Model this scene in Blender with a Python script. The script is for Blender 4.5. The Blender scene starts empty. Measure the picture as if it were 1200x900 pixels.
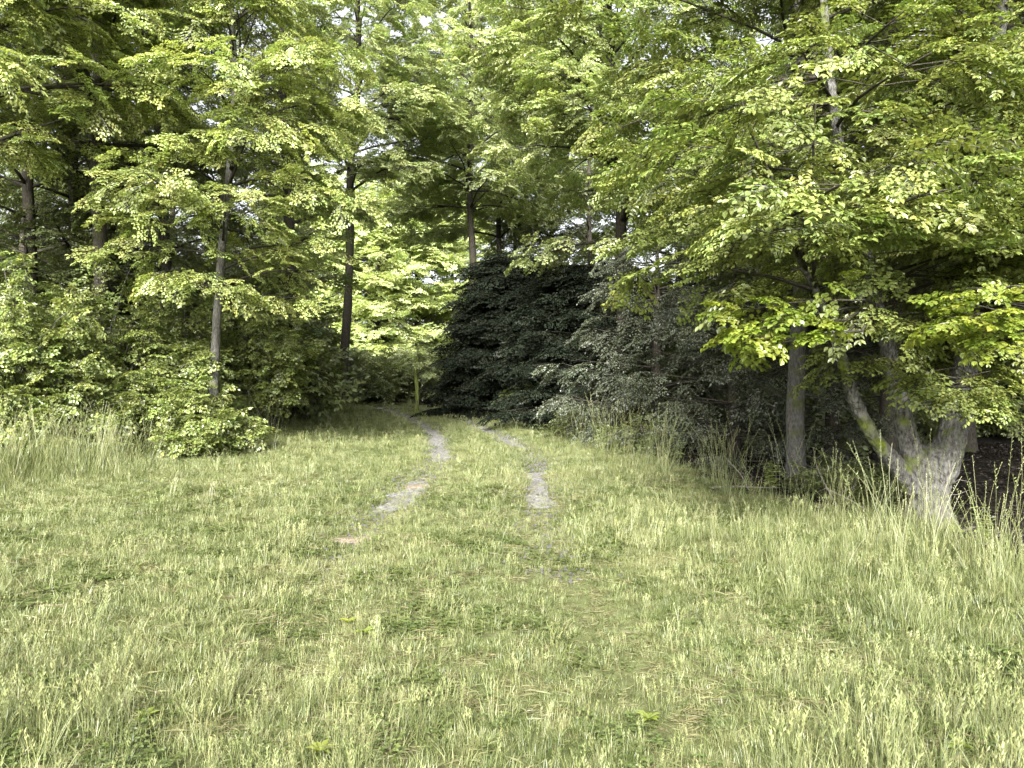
import bpy, math, random
import numpy as np
from mathutils import Vector, Matrix, Euler

# ------------------------------------------------------------------ camera, sky, sun, exposure
S = bpy.context.scene
C = S.collection
F = 867.0            # focal length in pixels of a 1200 px wide frame
HOR = 445.0          # row of the horizon
CZ = 1.5
cam = bpy.data.cameras.new('camera')
co = bpy.data.objects.new('camera', cam); C.objects.link(co)
cam.sensor_width = 36.0
cam.lens = 36.0 * F / 1200.0
cam.clip_start = 0.05
cam.clip_end = 2000
co.location = (0, 0, CZ)
co.rotation_euler = (math.radians(90) - math.atan((450 - HOR) / F), 0, 0)
S.camera = co

SUN_EL, SUN_ROT = math.radians(34), math.radians(190)   # behind the camera, to the left
w = bpy.data.worlds.new("World"); S.world = w; w.use_nodes = True
nt = w.node_tree
bg = nt.nodes['Background']
sky = nt.nodes.new('ShaderNodeTexSky'); sky.sky_type = 'NISHITA'; sky.sun_disc = False
sky.sun_elevation = SUN_EL; sky.sun_rotation = SUN_ROT
sky.air_density = 1.0; sky.dust_density = 4.0; sky.ozone_density = 1.0
hs = nt.nodes.new('ShaderNodeHueSaturation'); hs.inputs['Saturation'].default_value = 0.22
nt.links.new(sky.outputs[0], hs.inputs['Color']); nt.links.new(hs.outputs[0], bg.inputs['Color'])
bg.inputs['Strength'].default_value = 0.15
sl = bpy.data.lights.new('sun', 'SUN'); sl.energy = 4.2; sl.angle = math.radians(16); sl.color = (1.0, 0.98, 0.92)
so = bpy.data.objects.new('sun', sl); C.objects.link(so)
sd = Vector((math.sin(SUN_ROT) * math.cos(SUN_EL), math.cos(SUN_ROT) * math.cos(SUN_EL), math.sin(SUN_EL)))
so.rotation_euler = sd.to_track_quat('Z', 'Y').to_euler()
so.location = sd * 30
S.view_settings.view_transform = 'Standard'; S.view_settings.look = 'None'
S.view_settings.exposure = 1.7
S.view_settings.gamma = 1.0
cy = S.cycles
cy.max_bounces = 8; cy.diffuse_bounces = 5; cy.glossy_bounces = 2; cy.transmission_bounces = 4; cy.transparent_max_bounces = 4
cy.use_denoising = True; cy.denoiser = 'OPENIMAGEDENOISE'; cy.denoising_input_passes = 'RGB_ALBEDO_NORMAL'; cy.denoising_prefilter = 'ACCURATE'
cy.caustics_reflective = False; cy.caustics_refractive = False

R = np.random.RandomState(7)

# ------------------------------------------------------------------ terrain
def sst(a, b, x):
    t = np.clip((np.asarray(x, float) - a) / (b - a), 0, 1)
    return t * t * (3 - 2 * t)

PC_Y = [-20, 0, 3, 7, 10, 14, 20, 29, 35, 45, 60]
PC_X = [0.6, 0.0, -0.2, -0.62, -0.55, -0.45, -1.15, -3.2, -4.9, -9.5, -19]
def path_x(y): return np.interp(y, PC_Y, PC_X)
HALF = 0.9
RB_Y = [-30, 0, 3.5, 6.5, 8.4, 10.2, 14.4, 20, 25, 32, 45, 90]
RB_X = [9.0, 5.6, 4.6, 4.25, 3.8, 3.1, 2.4, 1.6, 0.6, -2.2, -7.5, -30]
LB_Y = [-30, 0, 8, 11.3, 13, 20, 30, 40, 60]
LB_X = [-15, -11, -8.6, -7.9, -7.4, -6.8, -7.6, -11, -22]
def rb(y): return np.interp(y, RB_Y, RB_X)
def lb(y): return np.interp(y, LB_Y, LB_X)

def vnoise(x, y, s, seed=0):
    """smooth value noise 0..1"""
    x = np.asarray(x, float) / s; y = np.asarray(y, float) / s
    xi = np.floor(x).astype(int); yi = np.floor(y).astype(int)
    fx = x - xi; fy = y - yi
    fx = fx * fx * (3 - 2 * fx); fy = fy * fy * (3 - 2 * fy)
    def h(i, j):
        v = np.sin(i * 127.1 + j * 311.7 + seed * 74.7) * 43758.5453
        return v - np.floor(v)
    return (h(xi, yi) * (1 - fx) + h(xi + 1, yi) * fx) * (1 - fy) + (h(xi, yi + 1) * (1 - fx) + h(xi + 1, yi + 1) * fx) * fy

def height(x, y):
    x = np.asarray(x, float); y = np.asarray(y, float)
    z = 0.10 * (vnoise(x, y, 3.1, 1) - .5) + 0.05 * (vnoise(x, y, 1.1, 2) - .5)
    z = z * sst(1.0, 4.0, np.hypot(x, y))
    d = x - path_x(y)
    for s in (-1, 1):
        z -= 0.055 * np.exp(-((d - s * HALF) / 0.28) ** 2)
    z += 0.85 * sst(1.6, 6.0, -d) * sst(13, 27, y)
    z -= 0.25 * sst(0.2, 3.0, x - rb(y)) * sst(3, 9, y)
    z -= 0.10 * sst(2.2, 4.6, x) * sst(3, 6, y) * (1 - sst(10, 14, y))
    z += 0.6 * sst(30, 60, y)
    return z
def hz(x, y): return float(height(x, y))

# ------------------------------------------------------------------ helpers
def link(o, parent=None):
    C.objects.link(o)
    if parent is not None: o.parent = parent
    return o
def tag(o, label=None, cat=None, group=None, kind=None):
    if label: o['label'] = label
    if cat: o['category'] = cat
    if group: o['group'] = group
    if kind: o['kind'] = kind
    return o
def empty(name, loc, label, cat, group=None):
    o = bpy.data.objects.new(name, None); o.location = loc; o.empty_display_size = 0.3
    link(o); tag(o, label, cat, group); return o
def mesh(name, v, f, mat, smooth=False, tint=None):
    m = bpy.data.meshes.new(name)
    m.from_pydata([tuple(p) for p in v], [], [tuple(q) for q in f]); m.update()
    if mat: m.materials.append(mat)
    if smooth: m.polygons.foreach_set('use_smooth', [True] * len(m.polygons))
    if tint is not None:
        a = m.attributes.new('tint', 'FLOAT_COLOR', 'POINT')
        t = np.ones((len(v), 4), np.float32); t[:, :3] = np.asarray(tint)
        a.data.foreach_set('color', t.ravel())
    return m

class Acc:
    """collects vertices, faces and per-vertex colours"""
    def __init__(s): s.v = []; s.f = []; s.t = []
    def add(s, v, f, t=(1, 1, 1)):
        n = len(s.v); s.v += [tuple(p) for p in v]; s.f += [tuple(i + n for i in q) for q in f]; s.t += [tuple(t)] * len(v)
    def tube(s, pts, rad, k=6, t=(1, 1, 1), cap=True):
        pts = [Vector(p) for p in pts]; n = len(s.v)
        prev = None
        for i, p in enumerate(pts):
            d = (pts[min(i + 1, len(pts) - 1)] - pts[max(i - 1, 0)]).normalized()
            if prev is None:
                u = d.orthogonal().normalized()
            else:
                u = (prev - d * prev.dot(d)).normalized()
            prev = u; v2 = d.cross(u)
            for j in range(k):
                a = 2 * math.pi * j / k
                s.v.append(tuple(p + (u * math.cos(a) + v2 * math.sin(a)) * rad[i]))
                s.t.append(t)
            if i:
                for j in range(k):
                    s.f.append((n + (i - 1) * k + j, n + (i - 1) * k + (j + 1) % k, n + i * k + (j + 1) % k, n + i * k + j))
        if cap:
            s.f.append(tuple(n + (len(pts) - 1) * k + j for j in range(k)))
            s.f.append(tuple(n + k - 1 - j for j in range(k)))
    def mesh(s, name, mat, smooth=False): return mesh(name, s.v, s.f, mat, smooth, s.t)
    def obj(s, name, mat, parent=None, smooth=False):
        return link(bpy.data.objects.new(name, s.mesh(name, mat, smooth)), parent)

# ------------------------------------------------------------------ materials
def newmat(name):
    m = bpy.data.materials.new(name); m.use_nodes = True
    t = m.node_tree
    for n in list(t.nodes): t.nodes.remove(n)
    out = t.nodes.new('ShaderNodeOutputMaterial')
    return m, t, t.nodes, t.links, out

def leaf_mat(name, top, trans=0.4, gloss=0.05, rough=0.38, var=0.3, hue=0.015):
    m, t, N, L, out = newmat(name)
    at = N.new('ShaderNodeAttribute'); at.attribute_name = 'tint'
    oi = N.new('ShaderNodeObjectInfo')
    mul = N.new('ShaderNodeMix'); mul.data_type = 'RGBA'; mul.blend_type = 'MULTIPLY'; mul.inputs['Factor'].default_value = 1
    L.new(at.outputs['Color'], mul.inputs[6]); mul.inputs[7].default_value = (*top, 1)
    hsv = N.new('ShaderNodeHueSaturation')
    mr = N.new('ShaderNodeMapRange'); mr.inputs['To Min'].default_value = 1 - var; mr.inputs['To Max'].default_value = 1 + var
    L.new(oi.outputs['Random'], mr.inputs['Value']); L.new(mr.outputs[0], hsv.inputs['Value'])
    m2 = N.new('ShaderNodeMath'); m2.operation = 'MULTIPLY'; m2.inputs[1].default_value = 7.31
    m3 = N.new('ShaderNodeMath'); m3.operation = 'FRACT'
    mh = N.new('ShaderNodeMapRange'); mh.inputs['To Min'].default_value = .5 - hue; mh.inputs['To Max'].default_value = .5 + hue
    L.new(oi.outputs['Random'], m2.inputs[0]); L.new(m2.outputs[0], m3.inputs[0]); L.new(m3.outputs[0], mh.inputs['Value']); L.new(mh.outputs[0], hsv.inputs['Hue'])
    L.new(mul.outputs[2], hsv.inputs['Color'])
    df = N.new('ShaderNodeBsdfDiffuse'); tr = N.new('ShaderNodeBsdfTranslucent'); gl = N.new('ShaderNodeBsdfGlossy')
    gl.inputs['Roughness'].default_value = rough; gl.inputs['Color'].default_value = (1, 1, 1, 1)
    L.new(hsv.outputs[0], df.inputs['Color'])
    tc = N.new('ShaderNodeMix'); tc.data_type = 'RGBA'; tc.blend_type = 'MULTIPLY'; tc.inputs['Factor'].default_value = 1
    L.new(hsv.outputs[0], tc.inputs[6]); tc.inputs[7].default_value = (1.1, 1.2, 0.65, 1)
    L.new(tc.outputs[2], tr.inputs['Color'])
    a = N.new('ShaderNodeMixShader'); a.inputs[0].default_value = trans
    L.new(df.outputs[0], a.inputs[1]); L.new(tr.outputs[0], a.inputs[2])
    b = N.new('ShaderNodeMixShader'); b.inputs[0].default_value = gloss
    L.new(a.outputs[0], b.inputs[1]); L.new(gl.outputs[0], b.inputs[2])
    L.new(b.outputs[0], out.inputs[0])
    return m

def bark_mat(name, c1, c2, moss=None, mossamt=0.45, scale=14, bump=1.0):
    m, t, N, L, out = newmat(name)
    p = N.new('ShaderNodeBsdfPrincipled'); p.inputs['Roughness'].default_value = .9
    p.inputs['Specular IOR Level'].default_value = .2
    tc = N.new('ShaderNodeTexCoord'); mp = N.new('ShaderNodeMapping'); mp.inputs['Scale'].default_value = (1, 1, .42)
    L.new(tc.outputs['Object'], mp.inputs[0])
    n1 = N.new('ShaderNodeTexNoise'); n1.inputs['Scale'].default_value = scale * 2.2; n1.inputs['Detail'].default_value = 8; n1.inputs['Roughness'].default_value = .7
    L.new(mp.outputs[0], n1.inputs['Vector'])
    cr = N.new('ShaderNodeValToRGB'); cr.color_ramp.elements[0].color = (*c1, 1); cr.color_ramp.elements[1].color = (*c2, 1)
    cr.color_ramp.elements[0].position = .36; cr.color_ramp.elements[1].position = .62
    L.new(n1.outputs['Fac'], cr.inputs[0])
    col = cr.outputs[0]
    if moss:
        n2 = N.new('ShaderNodeTexNoise'); n2.inputs['Scale'].default_value = 2.6; n2.inputs['Detail'].default_value = 6
        L.new(tc.outputs['Object'], n2.inputs['Vector'])
        c2r = N.new('ShaderNodeValToRGB'); c2r.color_ramp.elements[0].position = 1 - mossamt - .04; c2r.color_ramp.elements[1].position = 1 - mossamt + .08
        L.new(n2.outputs['Fac'], c2r.inputs[0])
        mx = N.new('ShaderNodeMix'); mx.data_type = 'RGBA'
        L.new(c2r.outputs[0], mx.inputs['Factor']); L.new(col, mx.inputs[6]); mx.inputs[7].default_value = (*moss, 1)
        col = mx.outputs[2]
    L.new(col, p.inputs['Base Color'])
    bp = N.new('ShaderNodeBump'); bp.inputs['Strength'].default_value = bump; bp.inputs['Distance'].default_value = .03
    L.new(n1.outputs['Fac'], bp.inputs['Height']); L.new(bp.outputs[0], p.inputs['Normal'])
    L.new(p.outputs[0], out.inputs[0])
    return m

M = {}
M['beech'] = leaf_mat('beech_leaf', (0.225, 0.265, 0.075))
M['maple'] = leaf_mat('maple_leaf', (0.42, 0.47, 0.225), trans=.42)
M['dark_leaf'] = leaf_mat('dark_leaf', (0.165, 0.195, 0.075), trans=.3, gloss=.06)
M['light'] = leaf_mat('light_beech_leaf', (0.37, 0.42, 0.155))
M['black'] = leaf_mat('dark_small_leaf', (0.022, 0.028, 0.019), trans=.15, gloss=.008)
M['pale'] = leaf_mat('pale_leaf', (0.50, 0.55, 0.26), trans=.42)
M['small'] = leaf_mat('small_leaf', (0.098, 0.112, 0.076), trans=.25, gloss=.05)
M['lime'] = leaf_mat('lime_leaf', (0.23, 0.28, 0.045), trans=.5, var=.2)
M['shrub'] = leaf_mat('shrub_leaf', (0.24, 0.285, 0.09), trans=.38, gloss=.06)
M['needle'] = leaf_mat('needle', (0.024, 0.029, 0.020), trans=.08, gloss=.03, hue=.02)
M['yew'] = leaf_mat('grey_needle', (0.135, 0.14, 0.11), trans=.12, gloss=.06, hue=.02)
M['grass'] = leaf_mat('grass_blade', (1, 1, 1), trans=.3, gloss=.04, rough=.45, var=.18, hue=.012)
M['litter'] = leaf_mat('dead_leaf', (0.038, 0.032, 0.026), trans=.1, gloss=.03)  # dead leaf brown, darkened to carry the shade under the trees
M['bark'] = bark_mat('bark_pale', (.040, .037, .033), (.21, .205, .185), moss=(.14, .175, .02), mossamt=.40)
M['bark_dark'] = bark_mat('bark_dark', (.03, .026, .02), (.085, .075, .06), moss=(.06, .07, .02), mossamt=.4)
M['bark_grey'] = bark_mat('bark_grey', (.05, .047, .042), (.15, .145, .13), moss=(.08, .095, .02), mossamt=.42)
M['moss'] = bark_mat('mossy_bark', (.06, .06, .03), (.14, .15, .06), moss=(.16, .19, .05), mossamt=.6)
M['deadwood'] = bark_mat('dead_wood', (.12, .105, .085), (.28, .26, .22), scale=20)

def ground_mat():
    m, t, N, L, out = newmat('meadow_ground')
    p = N.new('ShaderNodeBsdfPrincipled'); p.inputs['Roughness'].default_value = .95; p.inputs['Specular IOR Level'].default_value = .1
    tc = N.new('ShaderNodeTexCoord')
    at = N.new('ShaderNodeAttribute'); at.attribute_name = 'tint'      # red: wood floor
    sp = N.new('ShaderNodeSeparateColor'); L.new(at.outputs['Color'], sp.inputs[0])
    n1 = N.new('ShaderNodeTexNoise'); n1.inputs['Scale'].default_value = 9; n1.inputs['Detail'].default_value = 9; n1.inputs['Roughness'].default_value = .7
    L.new(tc.outputs['Object'], n1.inputs['Vector'])
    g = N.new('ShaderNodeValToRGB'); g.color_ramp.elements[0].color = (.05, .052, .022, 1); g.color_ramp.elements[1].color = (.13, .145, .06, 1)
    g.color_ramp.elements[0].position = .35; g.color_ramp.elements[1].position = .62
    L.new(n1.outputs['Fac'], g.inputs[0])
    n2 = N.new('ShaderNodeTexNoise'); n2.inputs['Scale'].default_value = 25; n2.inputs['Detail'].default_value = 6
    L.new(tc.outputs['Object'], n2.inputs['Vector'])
    f = N.new('ShaderNodeValToRGB'); f.color_ramp.elements[0].color = (.009, .008, .006, 1); f.color_ramp.elements[1].color = (.032, .028, .022, 1)  # wood floor soil, shade of the trees worked into its dark colour
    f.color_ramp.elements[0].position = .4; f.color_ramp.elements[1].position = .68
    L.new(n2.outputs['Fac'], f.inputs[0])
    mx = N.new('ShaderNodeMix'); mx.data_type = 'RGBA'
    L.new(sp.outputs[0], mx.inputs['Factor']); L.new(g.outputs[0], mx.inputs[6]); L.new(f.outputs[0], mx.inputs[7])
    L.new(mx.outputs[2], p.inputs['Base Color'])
    bp = N.new('ShaderNodeBump'); bp.inputs['Strength'].default_value = .8; bp.inputs['Distance'].default_value = .04
    L.new(n1.outputs['Fac'], bp.inputs['Height']); L.new(bp.outputs[0], p.inputs['Normal'])
    L.new(p.outputs[0], out.inputs[0]); return m
M['ground'] = ground_mat()

def gravel_mat(name, a, b, c):
    m, t, N, L, out = newmat(name)
    p = N.new('ShaderNodeBsdfPrincipled'); p.inputs['Roughness'].default_value = .92; p.inputs['Specular IOR Level'].default_value = .15
    tc = N.new('ShaderNodeTexCoord')
    vo = N.new('ShaderNodeTexVoronoi'); vo.inputs['Scale'].default_value = 38
    n1 = N.new('ShaderNodeTexNoise'); n1.inputs['Scale'].default_value = 3; n1.inputs['Detail'].default_value = 8
    L.new(tc.outputs['Object'], vo.inputs['Vector']); L.new(tc.outputs['Object'], n1.inputs['Vector'])
    r = N.new('ShaderNodeValToRGB'); r.color_ramp.elements[0].color = (*a, 1); r.color_ramp.elements[1].color = (*b, 1)
    sp = N.new('ShaderNodeSeparateColor'); L.new(vo.outputs['Color'], sp.inputs[0]); L.new(sp.outputs[0], r.inputs[0])
    mx = N.new('ShaderNodeMix'); mx.data_type = 'RGBA'
    cr = N.new('ShaderNodeValToRGB'); cr.color_ramp.elements[0].position = .45; cr.color_ramp.elements[1].position = .6
    L.new(n1.outputs['Fac'], cr.inputs[0]); L.new(cr.outputs[0], mx.inputs['Factor']); L.new(r.outputs[0], mx.inputs[6]); mx.inputs[7].default_value = (*c, 1)
    L.new(mx.outputs[2], p.inputs['Base Color'])
    bp = N.new('ShaderNodeBump'); bp.inputs['Strength'].default_value = .9; bp.inputs['Distance'].default_value = .015
    L.new(vo.outputs['Distance'], bp.inputs['Height']); L.new(bp.outputs[0], p.inputs['Normal'])
    L.new(p.outputs[0], out.inputs[0]); return m
M['gravel'] = gravel_mat('gravel', (.10, .098, .093), (.31, .305, .30), (.17, .163, .14))
M['earth'] = gravel_mat('red_earth', (.13, .102, .076), (.25, .20, .155), (.18, .142, .105))

# ------------------------------------------------------------------ ground sheet
def axis(lo, hi, mid_lo, mid_hi, step, n_out):
    a = list(np.arange(mid_lo, mid_hi + 1e-6, step))
    l = list(mid_lo - (mid_lo - lo) * (np.linspace(0, 1, n_out + 1)[1:] ** 2.2))[::-1]
    r = list(mid_hi + (hi - mid_hi) * (np.linspace(0, 1, n_out + 1)[1:] ** 2.2))
    return np.array(l + a + r)
gx = axis(-600, 600, -12, 9, .22, 26); gy = axis(-300, 900, 0, 36, .22, 26)
X, Y = np.meshgrid(gx, gy)
Z = height(X, Y)
nx, ny = len(gx), len(gy)
vv = np.stack([X.ravel(), Y.ravel(), Z.ravel()], 1)
ii = (np.arange(ny - 1)[:, None] * nx + np.arange(nx - 1)[None]).ravel()
ff = np.stack([ii, ii + 1, ii + nx + 1, ii + nx], 1)
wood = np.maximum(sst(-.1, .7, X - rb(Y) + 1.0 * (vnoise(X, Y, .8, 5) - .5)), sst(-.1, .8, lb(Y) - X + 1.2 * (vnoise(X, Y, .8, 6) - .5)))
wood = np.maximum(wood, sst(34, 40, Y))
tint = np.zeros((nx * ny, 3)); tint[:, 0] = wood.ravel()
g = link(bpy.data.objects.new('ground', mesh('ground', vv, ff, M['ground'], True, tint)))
tag(g, 'grassy ground of the clearing running into the wood floor', kind='structure')

def ribbon(name, side, y0, y1, hw, mat, label, off=.012, seed=0, gaps=()):
    ys = np.arange(y0, y1, .12); v = []; f = []; n = 0
    K = 6
    for i, y in enumerate(ys):
        c = path_x(y) + side * HALF + .08 * (vnoise(y, 0, .9, seed) - .5)
        wl = hw * (.45 + .9 * vnoise(y, 3, .55, seed + 1)); wr = hw * (.45 + .9 * vnoise(y, 9, .5, seed + 2))
        for j in range(K + 1):
            x = c - wl + (wl + wr) * j / K
            sink = max([0] + [.05 * float(sst(a - .3, a + .3, y) * (1 - sst(b - .3, b + .3, y + .5 * (j / K - .5)))) for a, b in gaps])   # turf has grown over the stone here
            v.append((x, y, hz(x, y) + off - sink - (.03 if j in (0, K) else 0)))
        if i:
            for j in range(K):
                a = (i - 1) * (K + 1) + j; f.append((a, a + 1, a + K + 2, a + K + 1))
    o = link(bpy.data.objects.new(name, mesh(name, v, f, mat, True)))
    tag(o, label, kind='structure'); return o
ribbon('wheel_track', -1, 8.5, 44, .25, M['gravel'], 'left wheel track of pale stone curving into the wood', seed=3, gaps=((11.4, 13.6), (16.4, 17.4)))
ribbon('wheel_track', 1, 8.8, 44, .22, M['gravel'], 'right wheel track of pale stone half grown over with grass', seed=13, gaps=((12.6, 16.2), (19.5, 22)))

def patch(x, y, rx, ry, label, seed):
    v = [(x, y, hz(x, y) + .03)]; f = []; n = 26
    for ring, k in ((.55, 1), (1.0, 2)):
        for j in range(n):
            a = 2 * math.pi * j / n
            q = ring * (.75 + .5 * float(vnoise(3 * math.cos(a) + seed, 3 * math.sin(a), .9, seed)))
            px, py = x + rx * q * math.cos(a), y + ry * q * math.sin(a)
            v.append((px, py, hz(px, py) + (.028 if k == 1 else -.01)))
    for j in range(n):
        f.append((0, 1 + j, 1 + (j + 1) % n)); f.append((1 + j, 1 + n + j, 1 + n + (j + 1) % n, 1 + (j + 1) % n))
    o = link(bpy.data.objects.new('bare_earth', mesh('bare_earth', v, f, M['earth'], True)))
    tag(o, label, kind='structure')
    return o
EARTH = [(-1.50, 7.05, .22, .16), (-1.37, 10.6, .20, .22)]
patch(*EARTH[0], 'nearer patch of bare reddish earth in the left wheel track', 2)
patch(*EARTH[1], 'farther patch of bare reddish earth in the left wheel track', 5)

# ------------------------------------------------------------------ sprays, tufts (sources for the leaves and the grass)
def leaf(acc, p, d, nrm, l, w, fold, t, simple=False):
    d = d.normalized(); s = nrm.cross(d).normalized(); n = d.cross(s)
    tip = p + d * l - n * l * .12
    a = p + d * l * .28; b = p + d * l * .68
    if simple:
        m_ = p + d * l * .42
        acc.add([p, m_ + s * w * .5 + n * fold * w, tip, m_ - s * w * .5 + n * fold * w], [(0, 3, 2), (0, 2, 1)], t)
    else:
        acc.add([p, a - s * w * .46 + n * fold * w, b - s * w * .40 + n * fold * w * .8, tip, b + s * w * .40 + n * fold * w * .8, a + s * w * .46 + n * fold * w],
                [(0, 1, 2, 3), (0, 3, 4, 5)], t)

def rnd(a, b): return random.uniform(a, b)
def spray(mat, seed, L=.6, ll=.065, lw=.6, tw=.05, drop=.12, tilt=.4, nside=4, simple=False, wood=(.12, .10, .06)):
    random.seed(seed); A = Acc()
    def line(p0, d0, ln, step, sub):
        p = Vector(p0); d = Vector(d0).normalized(); pts = [p.copy()]; q = 0; sgn = 1
        n = max(2, int(ln / step))
        for i in range(n):
            d = (d + Vector((rnd(-.12, .12), rnd(-.12, .12), rnd(-.08, .06) - drop * .3))).normalized()
            p = p + d * step; pts.append(p.copy())
            if sub and 0 < i < n - 1:
                sd_ = Vector((0, 0, 1)).cross(d).normalized() * sgn
                line(p, d * .75 + sd_, ln * (.30 + .25 * (1 - i / n)) , step, False); sgn = -sgn
                if rnd(0, 1) < .6: line(p, d * .75 - sd_, ln * .28, step, False)
            sides = (1, -1) if not sub else (sgn,)
            for s_ in sides:
                if rnd(0, 1) < .12: continue
                side = Vector((0, 0, 1)).cross(d).normalized() * s_
                ld = d * rnd(.3, .9) + side * rnd(.6, 1.1) + Vector((0, 0, rnd(-.55, .15)))
                nn = Vector((rnd(-tilt, tilt), rnd(-tilt, tilt), 1)).normalized()
                k = rnd(.75, 1.25); b = rnd(.72, 1.28); yb = rnd(.9, 1.12)
                leaf(A, p, ld, nn, ll * k, ll * k * lw, rnd(-.05, .22), (b * yb, b, b * rnd(.8, 1.1)), simple)
        leaf(A, p, d, Vector((rnd(-tilt, tilt), rnd(-tilt, tilt), 1)), ll, ll * lw, .1, (1, 1, 1), simple)
        A.tube([pts[0], pts[len(pts) // 2], pts[-1]], [tw * .08, tw * .06, tw * .02], 3, wood, False)
    line((0, 0, 0), (1, 0, 0), L, ll * .95, True)
    return A.mesh('spray', mat)

def needle_spray(mat, seed, L=.6, nl=.03, nw=.006, dens=.011):
    random.seed(seed); A = Acc()
    def row(p0, d0, ln):
        p = Vector(p0); d = Vector(d0).normalized(); n = int(ln / dens)
        p1 = p + d * ln - Vector((0, 0, ln * .2))
        for i in range(n):
            t = i / n; q = p.lerp(p1, t)
            side = Vector((0, 0, 1)).cross(d).normalized()
            for s_ in (1, -1):
                b = rnd(.6, 1.5)
                ld = (d * rnd(.4, .9) + side * s_ * rnd(.6, 1) + Vector((0, 0, rnd(-.2, .35)))).normalized()
                l = nl * rnd(.7, 1.2) * (1 - .4 * t)
                u = ld.cross(Vector((0, 0, 1))).normalized() * nw * .5
                A.add([q - u, q + u, q + ld * l], [(0, 1, 2)], (b, b, b))
    n = 7
    row((0, 0, 0), (1, 0, 0), L)
    for i in range(n):
        x = L * (i + .6) / (n + .3); s_ = 1
        for s_ in (1, -1):
            row((x, 0, -x * .2), (.8, s_ * 1., rnd(-.1, .1)), L * rnd(.4, .62) * (1 - .6 * i / n))
    return A.mesh('needle_spray', mat)

def blade(A, x, y, h, lean, az, wd, col, segs=3, bend=1.0):
    ca, sa = math.cos(az), math.sin(az); wa = az + math.pi / 2 + rnd(-.5, .5)
    cx, sx = math.cos(wa) * wd / 2, math.sin(wa) * wd / 2
    v = []; n = segs
    for i in range(n + 1):
        t = i / n; r = lean * t ** (1 + bend) * h; z = h * (t - .25 * lean * t * t)
        k = (1 - t ** 1.6)
        px, py = x + ca * r, y + sa * r
        if i < n: v += [(px - cx * k, py - sx * k, z), (px + cx * k, py + sx * k, z)]
        else: v.append((px, py, z))
    f = [(2 * i, 2 * i + 1, 2 * i + 3, 2 * i + 2) for i in range(n - 1)] + [(2 * n - 2, 2 * n - 1, 2 * n)]
    A.add(v, f, col)

GREEN = (.094, .122, .035); PALE = (.208, .238, .092); DRY = (.27, .27, .13); DEEP = (.062, .084, .020)
def mixc(a, b, t, k=1.0): return tuple((x * (1 - t) + y * t) * k for x, y in zip(a, b))
def tuft(seed, n, h, spread, c1, c2, wd=.0045, lean=.6, heads=0, dry=.1):
    random.seed(seed); A = Acc()
    for _ in range(n):
        a = rnd(0, 6.283); r = spread * math.sqrt(rnd(0, 1))
        c = mixc(c1, c2, rnd(0, 1), rnd(.75, 1.2))
        if rnd(0, 1) < dry: c = mixc(c, DRY, rnd(.5, 1))
        blade(A, r * math.cos(a), r * math.sin(a), h * rnd(.45, 1.1), rnd(.1, lean * 1.4), a + rnd(-1, 1), wd * rnd(.7, 1.3), c, 3)
    for _ in range(heads):
        a = rnd(0, 6.283); r = spread * rnd(0, 1); x, y = r * math.cos(a), r * math.sin(a); H = h * rnd(1.2, 1.7)
        ln = rnd(.05, .3); b2 = rnd(0, 6.28); c = mixc(PALE, DRY, rnd(0, 1), rnd(.9, 1.15))
        pts = [(x + ln * H * t * t * math.cos(b2), y + ln * H * t * t * math.sin(b2), H * t) for t in (0, .4, .75, 1)]
        A.tube(pts, [.0012, .001, .001, .0008], 3, c, False)
        for k in range(9):
            t = .78 + .025 * k; px = x + ln * H * t * t * math.cos(b2); py = y + ln * H * t * t * math.sin(b2)
            q = rnd(0, 6.28)
            leaf(A, Vector((px, py, H * t)), Vector((math.cos(q) * .6, math.sin(q) * .6, 1)), Vector((math.sin(q), -math.cos(q), .1)), .016, .005, 0, c, True)
    return A.mesh('tuft', M['grass'])

def clover(seed):
    random.seed(seed); A = Acc()
    for _ in range(16):
        x, y, z = rnd(-.08, .08), rnd(-.08, .08), rnd(.02, .05); a0 = rnd(0, 6.28); c = mixc(DEEP, GREEN, rnd(.2, 1), rnd(.9, 1.3))
        for k in range(3):
            a = a0 + k * 2.094
            leaf(A, Vector((x, y, z)), Vector((math.cos(a), math.sin(a), .1)), Vector((rnd(-.2, .2), rnd(-.2, .2), 1)), .017, .017, .1, c)
    return A.mesh('clover', M['grass'])
def thatch(seed):
    random.seed(seed); A = Acc()
    for _ in range(22):
        a = rnd(0, 6.28); l = rnd(.05, .13); p = Vector((rnd(-.07, .07), rnd(-.07, .07), rnd(.004, .03))); c = mixc(DRY, (.16, .12, .07), rnd(0, .8), rnd(.8, 1.1))
        leaf(A, p, Vector((math.cos(a), math.sin(a), rnd(-.1, .3))), Vector((rnd(-.5, .5), rnd(-.5, .5), 1)), l, .004, .1, c, True)
    return A.mesh('thatch', M['grass'])
def source(name, meshes):
    c = bpy.data.collections.new(name)
    for i, m in enumerate(meshes):
        o = bpy.data.objects.new('%s_%02d' % (name, i), m); c.objects.link(o)
    return c
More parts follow.
